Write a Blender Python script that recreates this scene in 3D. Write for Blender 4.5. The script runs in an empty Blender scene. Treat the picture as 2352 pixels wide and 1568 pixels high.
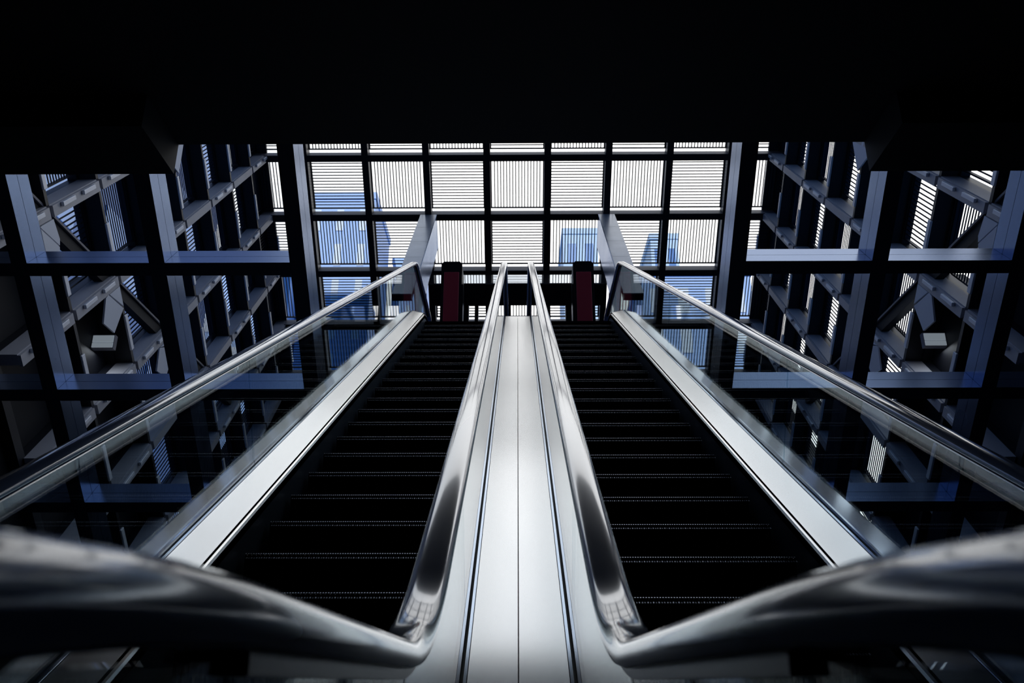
import bpy, bmesh, math, random
from mathutils import Vector, Matrix
C = bpy.context.scene.collection
S = bpy.context.scene
R = math.radians
random.seed(4)

# ------------------------------------------------------------------ camera, sky, exposure
CZ = 0.857                                   # eye height over the lower floor
PITCH = R(21.25)
cam_d = bpy.data.cameras.new('camera'); cam = bpy.data.objects.new('camera', cam_d); C.objects.link(cam)
cam.location = (0, 0, CZ)
cam.rotation_euler = (R(90) + PITCH, 0, R(0.4))
cam_d.sensor_width = 36; cam_d.lens = 36 * 2010 / 2352
cam_d.clip_start = 0.02; cam_d.clip_end = 500
cam_d.dof.use_dof = True; cam_d.dof.focus_distance = 5.0; cam_d.dof.aperture_fstop = 8.0
S.camera = cam

w = bpy.data.worlds.new('sky'); S.world = w; w.use_nodes = True
nt = w.node_tree; nt.nodes.clear()
tc = nt.nodes.new('ShaderNodeTexCoord')
dot = nt.nodes.new('ShaderNodeVectorMath'); dot.operation = 'DOT_PRODUCT'
D = Vector((0.36, 0.80, 0.46)).normalized()
dot.inputs[1].default_value = D
nt.links.new(tc.outputs['Generated'], dot.inputs[0])
ramp = nt.nodes.new('ShaderNodeValToRGB')
e = ramp.color_ramp.elements
e[0].position = 0.0; e[0].color = (0.02, 0.075, 0.20, 1)
e[1].position = 0.90; e[1].color = (1.6, 1.6, 1.6, 1)
for pos, col in ((0.22, (0.07, 0.17, 0.37)), (0.50, (0.32, 0.47, 0.74)), (0.76, (0.95, 1.02, 1.10))):
    x = e.new(pos); x.color = (*col, 1)
nt.links.new(dot.outputs['Value'], ramp.inputs[0])
bg = nt.nodes.new('ShaderNodeBackground'); bg.inputs[1].default_value = 1.0
nt.links.new(ramp.outputs[0], bg.inputs[0])
out = nt.nodes.new('ShaderNodeOutputWorld'); nt.links.new(bg.outputs[0], out.inputs[0])

sd = bpy.data.lights.new('fill_sun', 'SUN'); fill_sun = bpy.data.objects.new('fill_sun', sd); C.objects.link(fill_sun)
sd.energy = 2.6; sd.color = (0.80, 0.90, 1.0); sd.angle = R(1)
fill_sun.rotation_euler = (R(62), 0, R(-6))        # low sun from behind, added to brighten the building fronts outside

S.view_settings.view_transform = 'Standard'
S.view_settings.look = 'None'
S.view_settings.exposure = 0.0
S.view_settings.gamma = 1.0
S.view_settings.use_curve_mapping = False

# ------------------------------------------------------------------ materials
def mat(name, base, metal=0.0, rough=0.5, spec=0.5, noise=0.0, nscale=(8, 8, 8), rnoise=0.0, bump=0.0, emit=None, aniso=None):
    m = bpy.data.materials.new(name); m.use_nodes = True
    n = m.node_tree.nodes; l = m.node_tree.links; p = n['Principled BSDF']
    p.inputs['Base Color'].default_value = (*base, 1)
    p.inputs['Metallic'].default_value = metal
    p.inputs['Roughness'].default_value = rough
    p.inputs['Specular IOR Level'].default_value = spec
    if noise or rnoise or bump:
        t = n.new('ShaderNodeTexCoord'); mp = n.new('ShaderNodeMapping'); mp.inputs['Scale'].default_value = nscale
        nz = n.new('ShaderNodeTexNoise'); nz.inputs['Scale'].default_value = 1.0; nz.inputs['Detail'].default_value = 4
        l.new(t.outputs['Object'], mp.inputs[0]); l.new(mp.outputs[0], nz.inputs['Vector'])
        if noise:
            mx = n.new('ShaderNodeMixRGB'); mx.blend_type = 'MULTIPLY'; mx.inputs[0].default_value = noise
            mx.inputs[1].default_value = (*base, 1); l.new(nz.outputs['Fac'], mx.inputs[2]); l.new(mx.outputs[0], p.inputs['Base Color'])
        if rnoise:
            mr = n.new('ShaderNodeMapRange'); mr.inputs[3].default_value = max(0.02, rough - rnoise); mr.inputs[4].default_value = rough + rnoise
            l.new(nz.outputs['Fac'], mr.inputs[0]); l.new(mr.outputs[0], p.inputs['Roughness'])
        if bump:
            b = n.new('ShaderNodeBump'); b.inputs['Strength'].default_value = bump; b.inputs['Distance'].default_value = 0.01
            l.new(nz.outputs['Fac'], b.inputs['Height']); l.new(b.outputs[0], p.inputs['Normal'])
    if aniso:
        p.inputs['Anisotropic'].default_value = aniso
        cv = n.new('ShaderNodeCombineXYZ'); cv.inputs[0].default_value = 1.0
        l.new(cv.outputs[0], p.inputs['Tangent'])
    if emit:
        p.inputs['Emission Color'].default_value = (*emit[0], 1); p.inputs['Emission Strength'].default_value = emit[1]
    return m

M = {}
M['deck'] = mat('polished_steel', (0.84, 0.845, 0.855), 1, 0.24, rnoise=0.02, nscale=(12, 1.5, 1.5), aniso=0.95)
M['polish'] = mat('mirror_steel', (0.95, 0.955, 0.96), 1, 0.04)
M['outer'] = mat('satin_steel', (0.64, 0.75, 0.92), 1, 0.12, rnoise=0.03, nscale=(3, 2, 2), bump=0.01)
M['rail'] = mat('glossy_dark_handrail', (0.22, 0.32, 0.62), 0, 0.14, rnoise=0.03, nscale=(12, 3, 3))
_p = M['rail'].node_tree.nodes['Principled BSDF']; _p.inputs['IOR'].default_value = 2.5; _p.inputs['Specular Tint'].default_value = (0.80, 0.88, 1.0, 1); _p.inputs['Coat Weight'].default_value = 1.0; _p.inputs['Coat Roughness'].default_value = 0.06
M['track'] = mat('dark_track', (0.03, 0.035, 0.05), 1, 0.30)
M['gasket'] = mat('black_rubber', (0.006, 0.007, 0.012), 0, 0.6)
M['step'] = mat('step_black', (0.004, 0.005, 0.009), 0, 0.45, 0.12)
M['skirt'] = mat('dark_skirt', (0.012, 0.024, 0.042), 0, 0.4, 0.4)
M['tooth'] = mat('step_edge_glint', (0.13, 0.16, 0.22), 1.0, 0.35)  # paler metal on slanted facets, gives the nosings their dotted highlights
M['frame'] = mat('blue_grey_steel', (0.15, 0.22, 0.385), 0.9, 0.25, rnoise=0.05, nscale=(2, 2, 2))
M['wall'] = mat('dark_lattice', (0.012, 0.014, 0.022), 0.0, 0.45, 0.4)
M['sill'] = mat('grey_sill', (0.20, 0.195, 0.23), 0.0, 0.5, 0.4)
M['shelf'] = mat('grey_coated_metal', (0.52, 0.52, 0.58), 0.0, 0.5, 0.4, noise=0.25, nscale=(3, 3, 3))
M['plate'] = mat('light_grey_metal', (0.85, 0.87, 0.95), 0.1, 0.45)
M['slat'] = mat('slat_dark_blue', (0.010, 0.014, 0.028), 0.0, 0.5, 0.3)
M['ceiling'] = mat('black_soffit', (0.085, 0.085, 0.09), 0, 0.8, 0.2)
M['floor'] = mat('dark_floor', (0.015, 0.016, 0.02), 0, 0.5, 0.3, noise=0.3)
M['dark'] = mat('dark_cladding', (0.008, 0.009, 0.014), 0, 0.6, 0.25)
M['concrete'] = mat('pale_panel', (0.85, 0.88, 0.95), 0.4, 0.28, noise=0.3, nscale=(3, 3, 3))
M['red'] = mat('red_panel', (0.60, 0.05, 0.07), 0, 0.45, 0.3)
M['black'] = mat('black_casing', (0.006, 0.007, 0.012), 0, 0.4, 0.3)
M['white'] = mat('pale_board', (0.75, 0.78, 0.88), 0, 0.6, 0.2)
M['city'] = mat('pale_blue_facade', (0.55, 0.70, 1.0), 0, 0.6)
M['cityglass'] = mat('blue_window', (0.16, 0.30, 0.60), 0, 0.25)
M['citywhite'] = mat('sunlit_white_window', (1.0, 1.0, 1.0), 0, 0.5)  # white base colour stands in for sunlit brightness on the panes
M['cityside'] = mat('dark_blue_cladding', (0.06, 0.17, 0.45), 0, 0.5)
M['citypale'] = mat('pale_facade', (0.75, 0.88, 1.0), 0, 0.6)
M['light'] = mat('strip_light', (0.6, 0.65, 0.7), 0, 0.6, emit=((0.75, 0.88, 1.0), 0.20))

g = bpy.data.materials.new('clear_glass'); g.use_nodes = True
n = g.node_tree.nodes; l = g.node_tree.links; n.clear()
tr = n.new('ShaderNodeBsdfTransparent'); tr.inputs[0].default_value = (0.88, 0.94, 0.96, 1)
gl = n.new('ShaderNodeBsdfGlossy'); gl.inputs['Roughness'].default_value = 0.015
fr = n.new('ShaderNodeFresnel'); ge = n.new('ShaderNodeNewGeometry'); ior = n.new('ShaderNodeMapRange')
ior.inputs[3].default_value = 1.6; ior.inputs[4].default_value = 1 / 1.6
l.new(ge.outputs['Backfacing'], ior.inputs[0]); l.new(ior.outputs[0], fr.inputs[0])
mx = n.new('ShaderNodeMixShader'); o = n.new('ShaderNodeOutputMaterial')
l.new(fr.outputs[0], mx.inputs[0]); l.new(tr.outputs[0], mx.inputs[1]); l.new(gl.outputs[0], mx.inputs[2]); l.new(mx.outputs[0], o.inputs[0])
M['glass'] = g

# ------------------------------------------------------------------ helpers
def tag(o, label=None, cat=None, group=None, kind=None):
    if label: o['label'] = label
    if cat: o['category'] = cat
    if group: o['group'] = group
    if kind: o['kind'] = kind
    return o

def empty(name, loc=(0, 0, 0), mw=None):
    o = bpy.data.objects.new(name, None); C.objects.link(o)
    if mw is not None: o.matrix_world = mw
    else: o.location = loc
    o.empty_display_size = 0.1
    return o

def build(name, bm, m, parent=None, smooth=False, origin=None):
    """link a bmesh as one object; geometry is given in the parent's frame"""
    bmesh.ops.recalc_face_normals(bm, faces=bm.faces)
    if origin is not None: bmesh.ops.translate(bm, verts=bm.verts, vec=-Vector(origin))
    me = bpy.data.meshes.new(name); bm.to_mesh(me); bm.free()
    me.materials.append(M[m])
    if smooth:
        for p in me.polygons: p.use_smooth = True
    o = bpy.data.objects.new(name, me); C.objects.link(o)
    if origin is not None: o.location = origin
    if parent: o.parent = parent
    return o

def B(): return bmesh.new()

def box(bm, x0, x1, y0, y1, z0, z1):
    vs = [bm.verts.new((x, y, z)) for x in (x0, x1) for y in (y0, y1) for z in (z0, z1)]
    for f in ((0, 1, 3, 2), (4, 6, 7, 5), (0, 4, 5, 1), (2, 3, 7, 6), (0, 2, 6, 4), (1, 5, 7, 3)):
        bm.faces.new([vs[i] for i in f])
    return bm

def prism(bm, pts, axis, a0, a1):
    """extrude polygon pts (2-D) along an axis; the other two coordinates in order"""
    def mk(p, a):
        return {'x': (a, p[0], p[1]), 'y': (p[0], a, p[1]), 'z': (p[0], p[1], a)}[axis]
    A = [bm.verts.new(mk(p, a0)) for p in pts]; Bv = [bm.verts.new(mk(p, a1)) for p in pts]
    bm.faces.new(A); bm.faces.new(Bv[::-1])
    k = len(pts)
    for i in range(k):
        bm.faces.new((A[i], A[(i + 1) % k], Bv[(i + 1) % k], Bv[i]))
    return bm

def loft(bm, rings, closed=True, cap=True):
    V = [[bm.verts.new(p) for p in r] for r in rings]
    k = len(rings[0])
    for a, b in zip(V, V[1:]):
        for i in range(k if closed else k - 1):
            j = (i + 1) % k
            bm.faces.new((a[i], a[j], b[j], b[i]))
    if cap and closed:
        bm.faces.new(V[0][::-1]); bm.faces.new(V[-1])
    return bm

def bevel(bm, width, seg=2):
    bmesh.ops.bevel(bm, geom=list(bm.edges), offset=width, segments=seg, affect='EDGES', profile=0.5)
    return bm

# frame of the leaning glass wall and the lattice side walls: x across, y away, z up its slope
PHI = R(45.25)
MF = Matrix.Translation((0, 0, CZ)) @ Matrix.Rotation(PHI, 4, 'X')
def inF(o):                                   # put a top-level object into the leaning frame
    o.matrix_world = MF @ Matrix.Translation(o.location)
    return o

# ------------------------------------------------------------------ escalator path
TAN = math.tan(R(30)); COS = math.cos(R(30))
YB, ZB = 1.556, 0.912                         # where the handrail leaves the level run
YT = 10.76; ZT = ZB + (YT - YB) * TAN
def zr(Y):
    T = 0.27; Tt = 0.20
    if Y <= YB - T: return ZB
    if Y < YB + T: return ZB + TAN * (Y - YB + T) ** 2 / (4 * T)
    if Y <= YT - Tt: return ZB + (Y - YB) * TAN
    if Y < YT + Tt: return ZT - TAN * (YT + Tt - Y) ** 2 / (4 * Tt)
    return ZT
def ys(a, b):
    L = [a, b] + [y for y in [YB - .27 + .03 * i for i in range(19)] + [YT - .2 + .03 * i for i in range(14)] if a < y < b]
    return sorted(set(round(v, 4) for v in L))
def sweep(bm, prof, a, b):
    """profile points (x, drop below handrail top)"""
    return loft(bm, [[(x, Y, zr(Y) - d) for x, d in prof] for Y in ys(a, b)])
DVO = (1.35 - 0.73) / COS                     # deck drop below the handrail top
DVI = (1.42 - 0.73) / COS                     # the decks beside the centre lie a little lower
DS = 0.912                                    # step nosings and floors

# ------------------------------------------------------------------ room shell
PG = 1.30                                     # lattice module
GF = 18.6                                     # face of the leaning wall
UL = [-2.64 - PG * i for i in range(6)]       # sill lines down the slope
b = B(); box(b, -9, 9, -5, 32, -0.25, 0.0); tag(build('floor', b, 'floor'), 'dark lower floor at the foot of the escalators', 'floor', kind='structure')
b = B()
box(b, -9, 9, -5, 5.04, CZ + 3.4, CZ + 4.0)
box(b, -9, -2.30, 4.5, 5.04, CZ + 3.17, CZ + 3.4); box(b, 2.346, 9, 4.5, 5.04, CZ + 3.17, CZ + 3.4)
tag(build('ceiling', b, 'ceiling'), 'black soffit overhead with a stepped front edge', 'ceiling', kind='structure')
b = B(); box(b, -9, 9, 4.7, 4.95, CZ + 4.0, 25); tag(build('wall_light_block', b, 'dark'), 'unseen dark wall added above the soffit to block light from behind', 'wall', kind='structure')  # out of view, added to keep sky and low light out
b = B(); box(b, -9, 9, -5.2, -5, 0, CZ + 4.0); tag(build('wall_back', b, 'dark'), 'dark wall behind the lower landing', 'wall', kind='structure')
def FG(y, z):                                 # world (y,z) -> leaning frame
    z -= CZ
    return (y * math.cos(PHI) + z * math.sin(PHI), -y * math.sin(PHI) + z * math.cos(PHI))
def WF(G, U):                                 # leaning frame -> world (y,z)
    return (G * math.cos(PHI) - U * math.sin(PHI), CZ + G * math.sin(PHI) + U * math.cos(PHI))
for s, nm in ((-1, 'left'), (1, 'right')):
    # closed lower part of the side wall, under the lattice, and its near part
    b = B()
    poly = [(-5, 0), (30, 0), WF(19.0, UL[5] - .02), WF(11.15, UL[5] - .02), WF(11.15, UL[1] - .05), WF(9.77, UL[1] - .05), WF(9.77, 3), (-5, 10)]
    prism(b, poly, 'x', s * 5.752, s * 6.0)
    tag(build('wall_' + nm, b, 'dark'), 'dark closed base of the %s lattice wall' % nm, 'wall', kind='structure')

# far wall: leaning lattice
b = B()
for k in range(-5, 5):
    x = (k + .5) * PG
    box(b, x - .07, x + .07, GF, GF + .30, UL[5] - .2, UL[0] + .1)
far = build('trim_3', b, 'wall'); inF(far)
tag(far, 'dark leaning lattice wall of square cells with slatted screens', 'wall', kind='structure')
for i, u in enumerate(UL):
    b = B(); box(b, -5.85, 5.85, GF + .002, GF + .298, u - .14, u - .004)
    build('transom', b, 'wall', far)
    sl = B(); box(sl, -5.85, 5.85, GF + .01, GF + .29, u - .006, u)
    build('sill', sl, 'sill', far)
b = B(); box(b, -6, 6, GF + .05, GF + .3, UL[5] - 11.2, UL[5] - .14)
inF(tag(build('wall_far', b, 'dark'), 'dark closed base below the far lattice wall', 'wall', kind='structure'))

# ------------------------------------------------------------------ slatted screens
W_ = PG - .14
NS = 17
def screen_frame():
    b = B(); h = W_ / 2; t = .022
    box(b, -h, -h + t, 0, .05, -h, h); box(b, h - t, h, 0, .05, -h, h)
    box(b, -h + t, h - t, 0, .05, -h, -h + t); box(b, -h + t, h - t, 0, .05, h - t, h)
    return b
def screen_slats(vertical):
    b = B(); h = W_ / 2 - .022; p = 2 * h / NS
    for i in range(1, NS):
        c = -h + i * p
        if vertical: box(b, c - .0095, c + .0095, .012, .022, -h, h)
        else: box(b, -h, h, .012, .022, c - .0095, c + .0095)
    return b
proto = {}
for v in (0, 1):
    fo = build('louvre_screen', screen_frame(), 'slat'); so = build('slats', screen_slats(v), 'slat', fo)
    proto[v] = (fo, so, [])
def place_screen(v, mw, label, group):
    fo, so, used = proto[v]
    if used:
        f = fo.copy(); C.objects.link(f); c = so.copy(); C.objects.link(c); c.parent = f
    else:
        f = fo; used.append(1)
    f.matrix_world = mw
    for key in ('label', 'category', 'group'):
        if key in f: del f[key]
    tag(f, label, 'screen', group)
    return f
ordn = ['first', 'second', 'third', 'fourth', 'fifth', 'sixth', 'seventh', 'eighth', 'ninth']
rown = ['cut-off top row', 'first full row', 'second full row', 'third full row', 'lowest row']
coln = ['leftmost column', 'second column from left', 'third column from left', 'fourth column from left', 'middle column',
        'fourth column from right', 'third column from right', 'second column from right', 'rightmost column']
for r in range(5):
    for k in range(-4, 5):
        v = (r + k) % 2
        place_screen(v, MF @ Matrix.Translation((k * PG, GF + .24, (UL[r] + UL[r + 1]) / 2 - .0)),
                     '%s-slat screen, far wall, %s, %s' % ('upright' if v else 'level', rown[r], coln[k + 4]), 'slatted screens of the far wall')

# side lattices
XI, XO = 5.40, 5.63
GN = [18.9 - PG * i for i in range(9)]        # fins, from the far corner towards the viewer
for s, nm in ((-1, 'left'), (1, 'right')):
    b = B()
    box(b, min(s * XO, s * (XO + .12)), max(s * XO, s * (XO + .12)), 8.5, 18.95, UL[5] - .16, UL[5])
    for u in UL: box(b, min(s * XO, s * (XO + .12)), max(s * XO, s * (XO + .12)), 8.5, 18.95, u - .14, u)
    for gx in GN: box(b, min(s * XO, s * (XO + .12)), max(s * XO, s * (XO + .12)), gx - .07, gx + .07, UL[5], UL[0] + 1.4)
    wl = build('trim_4' if s < 0 else 'trim_5', b, 'wall'); inF(wl)
    tag(wl, 'dark %s lattice wall of deep square cells' % nm, 'wall', kind='structure')
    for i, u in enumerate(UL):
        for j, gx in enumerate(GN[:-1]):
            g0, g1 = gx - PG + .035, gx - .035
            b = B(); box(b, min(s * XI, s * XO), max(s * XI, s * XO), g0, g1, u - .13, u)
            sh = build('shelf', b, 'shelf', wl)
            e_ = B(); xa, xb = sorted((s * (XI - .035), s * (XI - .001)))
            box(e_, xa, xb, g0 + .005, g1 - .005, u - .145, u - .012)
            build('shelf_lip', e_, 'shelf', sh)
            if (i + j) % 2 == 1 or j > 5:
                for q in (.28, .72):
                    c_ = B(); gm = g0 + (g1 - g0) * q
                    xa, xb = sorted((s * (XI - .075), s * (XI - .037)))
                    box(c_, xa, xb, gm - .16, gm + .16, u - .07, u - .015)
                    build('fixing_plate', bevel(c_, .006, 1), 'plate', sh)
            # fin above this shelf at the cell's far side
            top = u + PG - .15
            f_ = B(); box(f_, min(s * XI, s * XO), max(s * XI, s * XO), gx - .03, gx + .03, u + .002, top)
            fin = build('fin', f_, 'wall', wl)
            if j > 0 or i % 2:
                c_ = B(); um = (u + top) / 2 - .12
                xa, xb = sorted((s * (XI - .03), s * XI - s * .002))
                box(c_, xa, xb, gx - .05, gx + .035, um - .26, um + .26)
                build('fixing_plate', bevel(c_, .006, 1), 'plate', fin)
    RS = Matrix.Rotation(R(90) * -s, 4, 'Z')
    for r in range(-1, 5):
        for j in range(7):
            if r < 0 and j < 3: continue
            if r >= 1 and j >= 6: continue
            v = (r + j + (0 if s < 0 else 1)) % 2
            place_screen(v, MF @ Matrix.Translation((s * (XO + .02), GN[j] - PG / 2, UL[0] - PG * (r + .5))) @ RS,
                         '%s-slat screen, %s side lattice, %s bay from far corner, %s' % ('upright' if v else 'level', nm, ordn[j], rown[r] if r >= 0 else 'topmost row'),
                         'slatted screens of the %s side lattice' % nm)

# floor edge beams running level through the side lattices
for s, nm in ((-1, 'left'), (1, 'right')):
    y0, z0 = WF(8.5, UL[0] + 1.3); y1, z1 = WF(GN[0] - PG, UL[0] - PG * 6.0 + .0)
    zc = WF(9.8, -2.64)[1] - .03
    t = empty('floor_edge_beam', (s * 5.52, y0, zc))
    b = B(); box(b, -.06, .06, 0, 9.0, -.16, 0); build('beam_web', b, 'dark', t)
    b = B(); box(b, -.09, .09, 0, 9.0, .001, .03); build('beam_flange', b, 'sill', t)
    tag(t, 'thin level floor-edge beam cutting diagonally across the %s lattice cells' % nm, 'beam')

# pale boards in lattice cells (outline in the wall's own plane)
BX = 5.378
def board(s, upper, lower, label):
    g0, u0 = lower[0]
    t = empty('pale_board'); t.matrix_world = MF @ Matrix.Translation((s * BX, g0, u0))
    for nm_, pts in (('upper_board', upper), ('lower_board', lower)):
        if pts:
            b = B(); prism(b, [(g - g0, u - u0) for g, u in pts], 'x', -.012, .012); build(nm_, b, 'white', t)
    tag(t, label, 'panel', 'pale boards in the lattice cells')
for s, nm in ((-1, 'left'), (1, 'right')):
    board(s, [(10.75, -4.095), (10.90, -4.095), (11.06, -4.095), (11.06, -4.38)], [(10.63, -4.02 - .08), (10.71, -4.085), (11.046, -4.407), (10.663, -4.608), (10.434, -4.375)],
          'pale pentagonal board between the two outer steel columns of the %s frame, middle bay' % nm)
    board(s, [(9.52, -2.80), (9.80, -2.80), (9.84, -3.05), (9.81, -3.12), (9.49, -2.805)], [(9.49, -2.825), (9.80, -3.133), (9.775, -3.198), (9.487, -3.105)],
          'pale board beside the outermost %s steel column, top bay' % nm)
    board(s, [(11.95, -5.40), (12.10, -5.40), (12.129, -5.458)], [(11.898, -5.42), (11.93, -5.40), (12.136, -5.484), (12.119, -5.805), (11.953, -5.895), (11.686, -5.669)],
          'pale pentagonal board on the %s, just above the lower steel beam' % nm)
    board(s, None, [(13.48, -2.46), (14.12, -2.80), (13.74, -3.184), (13.43, -2.903)],
          'pale pointed board hanging just under the soffit step on the %s' % nm)

# strip lights glimpsed through the lattice
for s, nm in ((-1, 'left'), (1, 'right')):
    y, z = WF(10.75, -4.86)
    t = empty('strip_light', (s * 5.60, y, z))
    b = B(); box(b, -.15, .15, -.04, .04, -.03, .17); build('housing', b, 'sill', t)
    b = B(); box(b, -.14, .14, -.055, -.041, .06, .155); build('diffuser', b, 'light', t)
    b = B(); box(b, -.14, .14, -.055, -.041, -.015, .05); build('diffuser', b, 'light', t)
    ld = bpy.data.lights.new('shelf_fill', 'AREA'); lo = bpy.data.objects.new('shelf_fill', ld); C.objects.link(lo); lo.parent = t
    ld.size = .26; ld.energy = 1.0; ld.color = (.85, .93, 1); lo.location = (0, 0, -.04)  # unseen area light, added to brighten the shelf underneath
    tag(t, 'small glowing strip light behind the %s lattice, between two steel columns' % nm, 'light')

# ------------------------------------------------------------------ big steel frames
GS = 7.6
for s, nm in ((-1, 'left'), (1, 'right')):
    fr_ = empty('steel_frame'); fr_.matrix_world = MF @ Matrix.Translation((s * 3.3, GS, -8.7))
    ox, oy, oz = s * 3.3, GS, -8.7
    XC = [1.94, 3.232, 4.50]
    for x in XC:
        b = B(); xa, xb = sorted((s * x, s * (x + .145)))
        for g0, g1 in ((0, .172), (.178, .35)):
            box(b, xa - ox, xb - ox, g0, g1, 0, 8.8)
        build('column', b, 'frame', fr_)
    for u in (-1.29, -2.587, -3.885, -5.20, -6.5):
        for x0, x1 in ((XC[0] + .147, XC[1] - .002), (XC[1] + .147, XC[2] - .002), (XC[2] + .147, 5.36)):
            b = B(); xa, xb = sorted((s * x0, s * x1))
            for g0, g1 in ((0.001, .172), (.178, .349)):
                box(b, xa - ox, xb - ox, g0, g1, u - .125 - oz, u - oz)
            build('beam', b, 'frame', fr_)
    tag(fr_, 'large blue-grey steel frame of three columns and cross beams, %s of the escalators' % nm, 'frame')

# ------------------------------------------------------------------ struts from the far wall and their cross beam
for s, nm in ((-1, 'left'), (1, 'right')):
    t = empty('strut_beam'); t.matrix_world = MF @ Matrix.Translation((s * 1.95, 13.75, -5.24))
    b = B()
    for i in range(5):
        g0 = i * 0.97; box(b, -.17, .17, g0 + .004, g0 + .966, -.02, 0)
    build('top_plate', b, 'concrete', t)
    b = B(); box(b, -.165, .165, 0.004, 4.84, -.13, -.022); build('body', b, 'dark', t)
    b = B(); xa, xb = sorted((-s * .19, -s * .172)); box(b, xa, xb, .3, 4.84, -.75, -.0); build('side_plate', b, 'frame', t)
    tag(t, 'pale slanting beam reaching down from the far wall behind the %s handrail' % nm, 'beam')
t = empty('cross_beam'); t.matrix_world = MF @ Matrix.Translation((0, 14.36, -5.28))
b = B(); box(b, -1.56, 1.56, 0, .43, -.02, 0); build('top_plate', b, 'polish', t)
b = B(); box(b, -1.56, 1.56, .004, .42, -.42, -.022); build('web', b, 'dark', t)
tag(t, 'dark cross beam with a bright polished top between the two slanting beams', 'beam')

# ------------------------------------------------------------------ upper landing
ZL = ZT - DS                                  # upper floor level
b = B(); box(b, -1.56, 1.56, YT + .45, 18.0, ZL - .45, ZL)
tag(build('floor_upper', b, 'dark'), 'dark edge of the upper landing at the top of the steps', 'floor', kind='structure')
# red-fronted pillars
for s, nm in ((-1, 'left'), (1, 'right')):
    t = empty('pillar', (s * 1.075, 12.9, ZL))
    b = B(); H = 1.97
    prism(b, [(-.17, 0), (.17, 0), (.17, H - .05), (.13, H), (-.13, H), (-.17, H - .05)], 'y', -.0, .5)
    build('casing', b, 'black', t)
    b = B(); box(b, -.122, .122, -.02, -.001, 0.02, H - .20); build('front_panel', bevel(b, .006, 1), 'red', t)
    b = B(); xa, xb = sorted((-s * .19, -s * .171)); box(b, xa, xb, .02, .3, 0, H - .4); build('edge_strip', b, 'track', t)
    tag(t, 'black-cased pillar with a dark red front at the top of the %s escalator' % nm, 'pillar')
# dark portal with posts behind the landing
t = empty('portal_frame', (0, 14.2, ZL))
b = B(); box(b, -1.02, 1.06, 0, .25, 1.95, 2.22); build('header', b, 'black', t)
for x0, x1 in ((-1.02, -.866), (-.758, -.696), (-.48, -.32), (-.17, -.125), (.18, .33), (.332, .58), (.85, 1.06)):
    b = B(); box(b, x0, x1, 0.01, .2, 0, 1.948); build('post', b, 'black', t)
tag(t, 'dark portal of posts and a header between the red-fronted pillars', 'frame')

# ------------------------------------------------------------------ escalators
def rail_ring(x, Y, z, ny, nz, w=.040, h=.038):
    prof = [(-.62, 0.0), (.62, 0.0), (.86, -.10), (.98, -.35), (1.0, -.62), (.92, -.9), (.70, -1.0), (-.70, -1.0), (-.92, -.9), (-1.0, -.62), (-.98, -.35), (-.86, -.10)]
    prof = [(-.30, .055), (.30, .055)] + prof[1:] + [prof[0]]
    return [(x + a * w, Y + c * h * ny, z + c * h * nz) for a, c in prof]
def newel(R_):
    """lower newel: a slow fall from the level run, then a tight turn back below; R_ is the turn's radius"""
    Ya, K = .55, 3.4
    top = [(Y, ZB - (Ya - Y) ** 2 / (2 * K), -(Ya - Y) / K * -1) for Y in (.55, .48, .41, .34, .27, .20, .12)]
    P = []
    for Y, z, sl in top:
        L = math.hypot(1, sl); P.append((Y, z, -sl / L, 1 / L))
    Y, z, ny, nz = P[-1]
    a0 = math.atan2(nz, ny); cy, cz = Y - .30 * ny, z - .30 * nz
    for i in range(1, 15):
        a = a0 + (R(270) - a0) * i / 14
        P.append((cy + R_ * math.cos(a), cz + R_ * math.sin(a), math.cos(a), math.sin(a)))
    P.append((.55, cz - R_, 0, -1))
    return P
def rail_path():
    RN = .33; Y0 = .55
    P = newel(.30)[::-1]
    Y1 = 12.6
    for Y in ys(Y0 + .02, Y1):
        e_ = .004; sl = (zr(Y + e_) - zr(Y - e_)) / (2 * e_); L = math.hypot(1, sl)
        P.append((Y, zr(Y), -sl / L, 1 / L))
    zc = ZT - RN
    for i in range(1, 17):
        a = R(90 - i * 180 / 16)
        P.append((Y1 + RN * math.cos(a), zc + RN * math.sin(a), math.cos(a), math.sin(a)))
    P.append((12.3, zc - RN, 0, -1))
    return P
RP = rail_path()
XG = (0.18, 1.40)                              # glass planes of one escalator
SE = 2.68                                      # first pane joint, measured along the slope

def make_step():
    """one step: cleated tread and cleated riser, nosing at the origin, tread running to +y"""
    W = .425; n = 86; b = B()
    rows = []
    for i in range(n + 1):
        x = -W + 2 * W * i / n
        d = .008 if (i // 1) % 2 else 0.0
        rows.append([(x, .345, -d), (x, .004, -d), (x, d * .6, -.012), (x, .006 + d, -.10), (x, .030 + d, -.195), (x, .345, -.195)])
    loft(b, rows, closed=True, cap=True)
    return b
def make_teeth():
    W = .425; n = 77; b = B()
    for i in range(n):
        x = -W + 2 * W * (i + .5) / n
        prism(b, [(-.004, -.0023), (.002, .0012), (.002, -.006), (-.003, -.006)], 'x', x - .0030, x + .0030)
        x += .0055
        prism(b, [(-.014, -.0235), (-.002, -.0165), (.0, -.026)], 'x', x - .0030, x + .0030)
    return b

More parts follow.
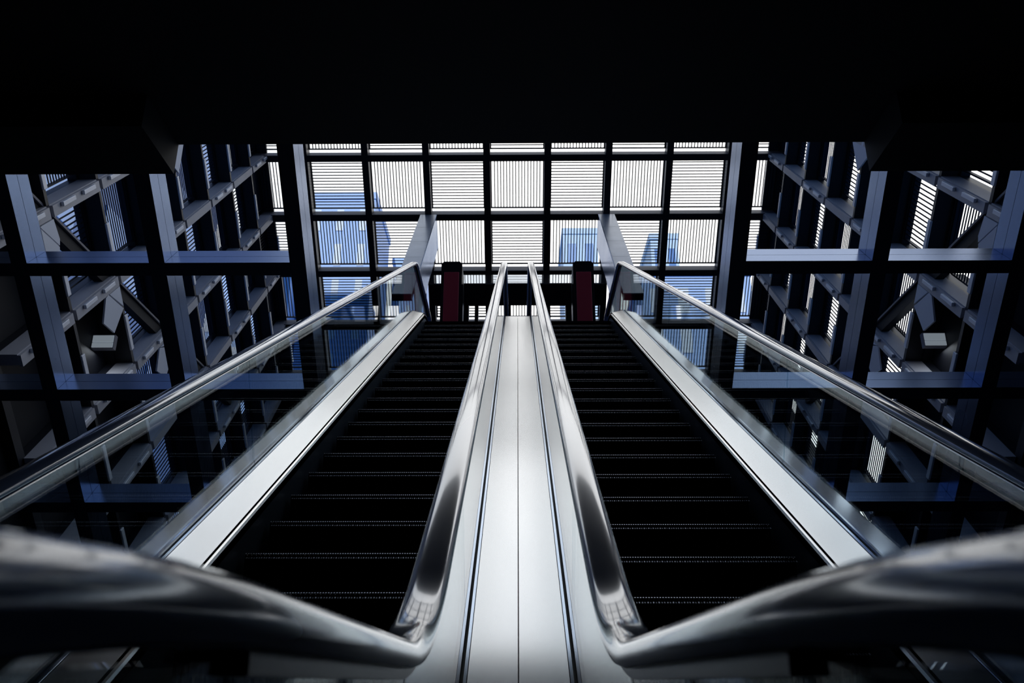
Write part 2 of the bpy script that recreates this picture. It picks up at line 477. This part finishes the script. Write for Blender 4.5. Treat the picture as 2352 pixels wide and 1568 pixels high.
step_proto = {}
def escalator(s, nm):
    root = empty('escalator', (s * .79, YB, 0))
    off = Vector((s * .79, YB, 0))
    def part(name, bm, m, parent=root, smooth=False):
        bmesh.ops.translate(bm, verts=bm.verts, vec=-off)
        return build(name, bm, m, parent, smooth)
    for gi, x in enumerate(XG):
        X = s * x
        DV = DVI if gi == 0 else DVO
        # handrail
        b = B(); loft(b, [rail_ring(X, *p) for p in RP]); hr = part('handrail', b, 'rail', smooth=True)
        for p_ in hr.data.polygons: p_.use_smooth = True
        # rail track
        b = B(); sweep(b, [(X - .018, .052), (X + .018, .052), (X + .018, .030), (X - .018, .030)], .56, 12.6); part('rail_track', b, 'track')
        # glass panes
        def pane(pts):
            b = B(); prism(b, pts, 'x', X - .006, X + .006); part('glass_pane', b, 'glass')
        def slope(sv, h): return (sv * COS + h * .5, CZ + sv * .5 - h * COS)
        dt, db = .045, DV + .03
        ht, hb = .73 + dt * COS, .73 + db * COS
        joints = [SE + 1.79 * i for i in range(6)]
        gap = .004
        yj_t, yj_b = slope(joints[0] - gap, ht)[0], slope(joints[0] - gap, hb)[0]
        nw = [(p[0] - dt * p[2], p[1] - dt * p[3]) for p in newel(.30)]
        top = [(Y, zr(Y) - dt) for Y in ys(.56, yj_t)]
        bot = [(Y, zr(Y) - db) for Y in ys(.57, yj_b)]
        pane(top[::-1] + nw + bot)
        for a, c in zip(joints, joints[1:]):
            pane([slope(a + gap, ht), slope(c - gap, ht), slope(c - gap, hb), slope(a + gap, hb)])
        a = joints[-1] + gap
        top = [(Y, zr(Y) - dt) for Y in ys(slope(a, ht)[0], 12.6)]
        bot = [(Y, zr(Y) - db) for Y in ys(slope(a, hb)[0], 12.5)]
        zc = ZT - .33
        nt_ = [(12.6 + .30 * math.cos(R(q)), zc + .30 * math.sin(R(q))) for q in range(75, -91, -15)]
        pane(top + nt_ + bot[::-1])
        # glass shoe
        for q in (-1, 1):
            b = B(); xa, xb = sorted((X + q * .012, X + q * .022))
            sweep(b, [(xa, DV + .03), (xb, DV + .03), (xb, DV - .006), (xa, DV - .006)], .5, 12.5); part('glass_clamp', b, 'outer')
        b = B(); sweep(b, [(X - .0115, DV + .04), (X + .0115, DV + .04), (X + .0115, DV + .012), (X - .0115, DV + .012)], .5, 12.5); part('gasket', b, 'gasket')
        # inner deck
        d = 1 if gi == 0 else -1                # towards the steps
        tl = .012 if gi == 0 else .036              # the deck falls a little towards the steps
        xa, xb = X + s * d * .024, X + s * d * .158
        b = B(); sweep(b, [(xa, DV), (xb, DV + tl), (xb, DV + tl + .02), (xa, DV + .02)], .55, 11.25); part('inner_deck', b, 'deck')
        # skirt: bright rounded strip and dark panel below
        xs = X + s * d * .166; DV += tl
        b = B(); sweep(b, [(xs - s * d * .008, DV + .016), (xs + s * d * .001, DV + .020), (xs + s * d * .006, DV + .032), (xs + s * d * .006, DV + .075), (xs - s * d * .008, DV + .075)], .55, 11.25); part('skirt_trim', b, 'deck')
        b = B(); sweep(b, [(xs - s * d * .006, DV + .077), (xs, DV + .077), (xs, DS + .28), (xs - s * d * .006, DS + .28)], .55, 11.25); part('skirt_panel', b, 'skirt')
    # outer deck and side cladding
    xa, xb = s * (XG[1] + .024), s * 1.55
    b = B(); sweep(b, [(xa, DVO), (xb, DVO + .030), (xb, DVO + .075), (xa, DVO + .075)], .5, 12.5); part('outer_deck', b, 'outer')
    b = B(); xc = s * 1.53; sweep(b, [(xb, DVO + .077), (xc, DVO + .077), (xc, 1.55), (xb, 1.55)], 2.2, 12.0); part('side_cladding', b, 'dark')
    b = B(); sweep(b, [(s * .02, 1.52), (xc - s * .004, 1.52), (xc - s * .004, 1.55), (s * .02, 1.55)], 2.2, 12.0); part('soffit', b, 'dark')
    # steps
    ph = 0.0 if s < 0 else -.045
    for i in range(-3, 25):
        sv = 3.585 / .989 - (1.52 * .1478) / .989 - .10 + ph + .40 * i
        Y = sv * COS + 1.52 * .5; Z = CZ + sv * .5 - 1.52 * COS
        if Y < YB + .15 or Y > YT - .05: continue
        if not step_proto:
            o = build('step', make_step(), 'step', root); tt = build('nosing_teeth', make_teeth(), 'tooth', o)
            step_proto['a'] = (o, tt)
        else:
            o = step_proto['a'][0].copy(); C.objects.link(o); o.parent = root
            tt = step_proto['a'][1].copy(); C.objects.link(tt); tt.parent = o
        o.location = Vector((s * .79, Y, Z)) - off
    b = B(); box(b, s * .79 - .44, s * .79 + .44, YT - .05, YT + .44, ZL - .03, ZL - .002); part('comb_plate', b, 'step')
    b = B(); box(b, s * .79 - .44, s * .79 + .44, .3, YB + .2, .0, .02); part('floor_plate', b, 'step')
    tag(root, '%s escalator of the pair, black steps rising between glass sides with steel handrails' % ('left-hand' if s < 0 else 'right-hand'), 'escalator', 'pair of escalators')
escalator(-1, 'left'); escalator(1, 'right')

# cover between the two escalators
t = empty('centre_cover', (0, YB, 0))
for q in (-1, 1):
    b = B(); xa, xb = sorted((q * .002, q * .156))
    sweep(b, [(xa, DVI + .002), (xb, DVI + .002), (xb, DVI + .02), (xa, DVI + .02)], .5, 11.25)
    bmesh.ops.translate(b, verts=b.verts, vec=(0, -YB, 0)); build('cover_panel', b, 'deck', t)
b = B(); sweep(b, [(-.15, DVI + .022), (.15, DVI + .022), (.15, DVI + .2), (-.15, DVI + .2)], .55, 11.2)
bmesh.ops.translate(b, verts=b.verts, vec=(0, -YB, 0)); build('cover_box', b, 'gasket', t)
tag(t, 'bright steel cover strip with a centre joint between the two escalators', 'cover')

# ------------------------------------------------------------------ city seen through the slats
def tower(x0, x1, y, h, label, cols=6, rows=10, m='city', wm='cityglass', frac=.5):
    t = empty('office_building', ((x0 + x1) / 2, y, -20))
    hw = (x1 - x0) / 2
    b = B(); box(b, -hw, hw, 0, 8, 0, h + 20); build('walls', b, m, t)
    b = B(); box(b, -hw - .1, hw + .1, -.1, 8.1, h + 20.001, h + 20.6); build('roof', b, m, t)
    fw = 2 * hw / cols; fh = 3.1
    for i in range(cols):
        for r in range(rows):
            b = B(); zt = h + 19 - fh * r
            box(b, -hw + fw * (i + .5 - frac / 2), -hw + fw * (i + .5 + frac / 2), -.06, -.001, zt - 1.9, zt)
            build('window', b, wm, t)
    tag(t, label, 'building')
tower(-17, -11.5, 62, 37.4, 'pale blue building glimpsed through the screens right of the left steel frame', 3, 6, wm='citywhite', frac=.3)
tower(-11.2, -8.2, 71, 36.0, 'lower pale blue building glimpsed behind the left slanting beam', 3, 4, wm='citywhite', frac=.4)
tower(4.2, 7.4, 72, 39.5, 'slim pale tower glimpsed through the screen left of the right slanting beam', 2, 2, m='citypale')
tower(12.6, 15.2, 74, 40, 'slim blue tower glimpsed through the screens left of the right steel frame', 2, 4, m='citypale')
tower(-29, -17.2, 60, 31, 'wide low building glimpsed at the far left of the slatted wall', 5, 3, wm='citywhite', frac=.4)
tower(9, 17, 58, 28.5, 'low blue building glimpsed through the lower right screens', 4, 3, wm='citywhite', frac=.4)
t = empty('office_building', (-14, 4, -20))
b = B(); box(b, -8, 0, 0, 32, 0, 62); build('walls', b, 'cityside', t)
b = B(); box(b, -8.2, .3, -.3, 32.3, 62.001, 62.8); build('roof', b, 'cityside', t)
for i in range(6):
    for r in range(9):
        b = B(); box(b, .001, .06, 2 + i * 5, 5.2 + i * 5, 18 + r * 4, 20 + r * 4); build('window', b, 'city', t)
tag(t, 'tall dark blue building alongside, seen through the left side lattice', 'building')
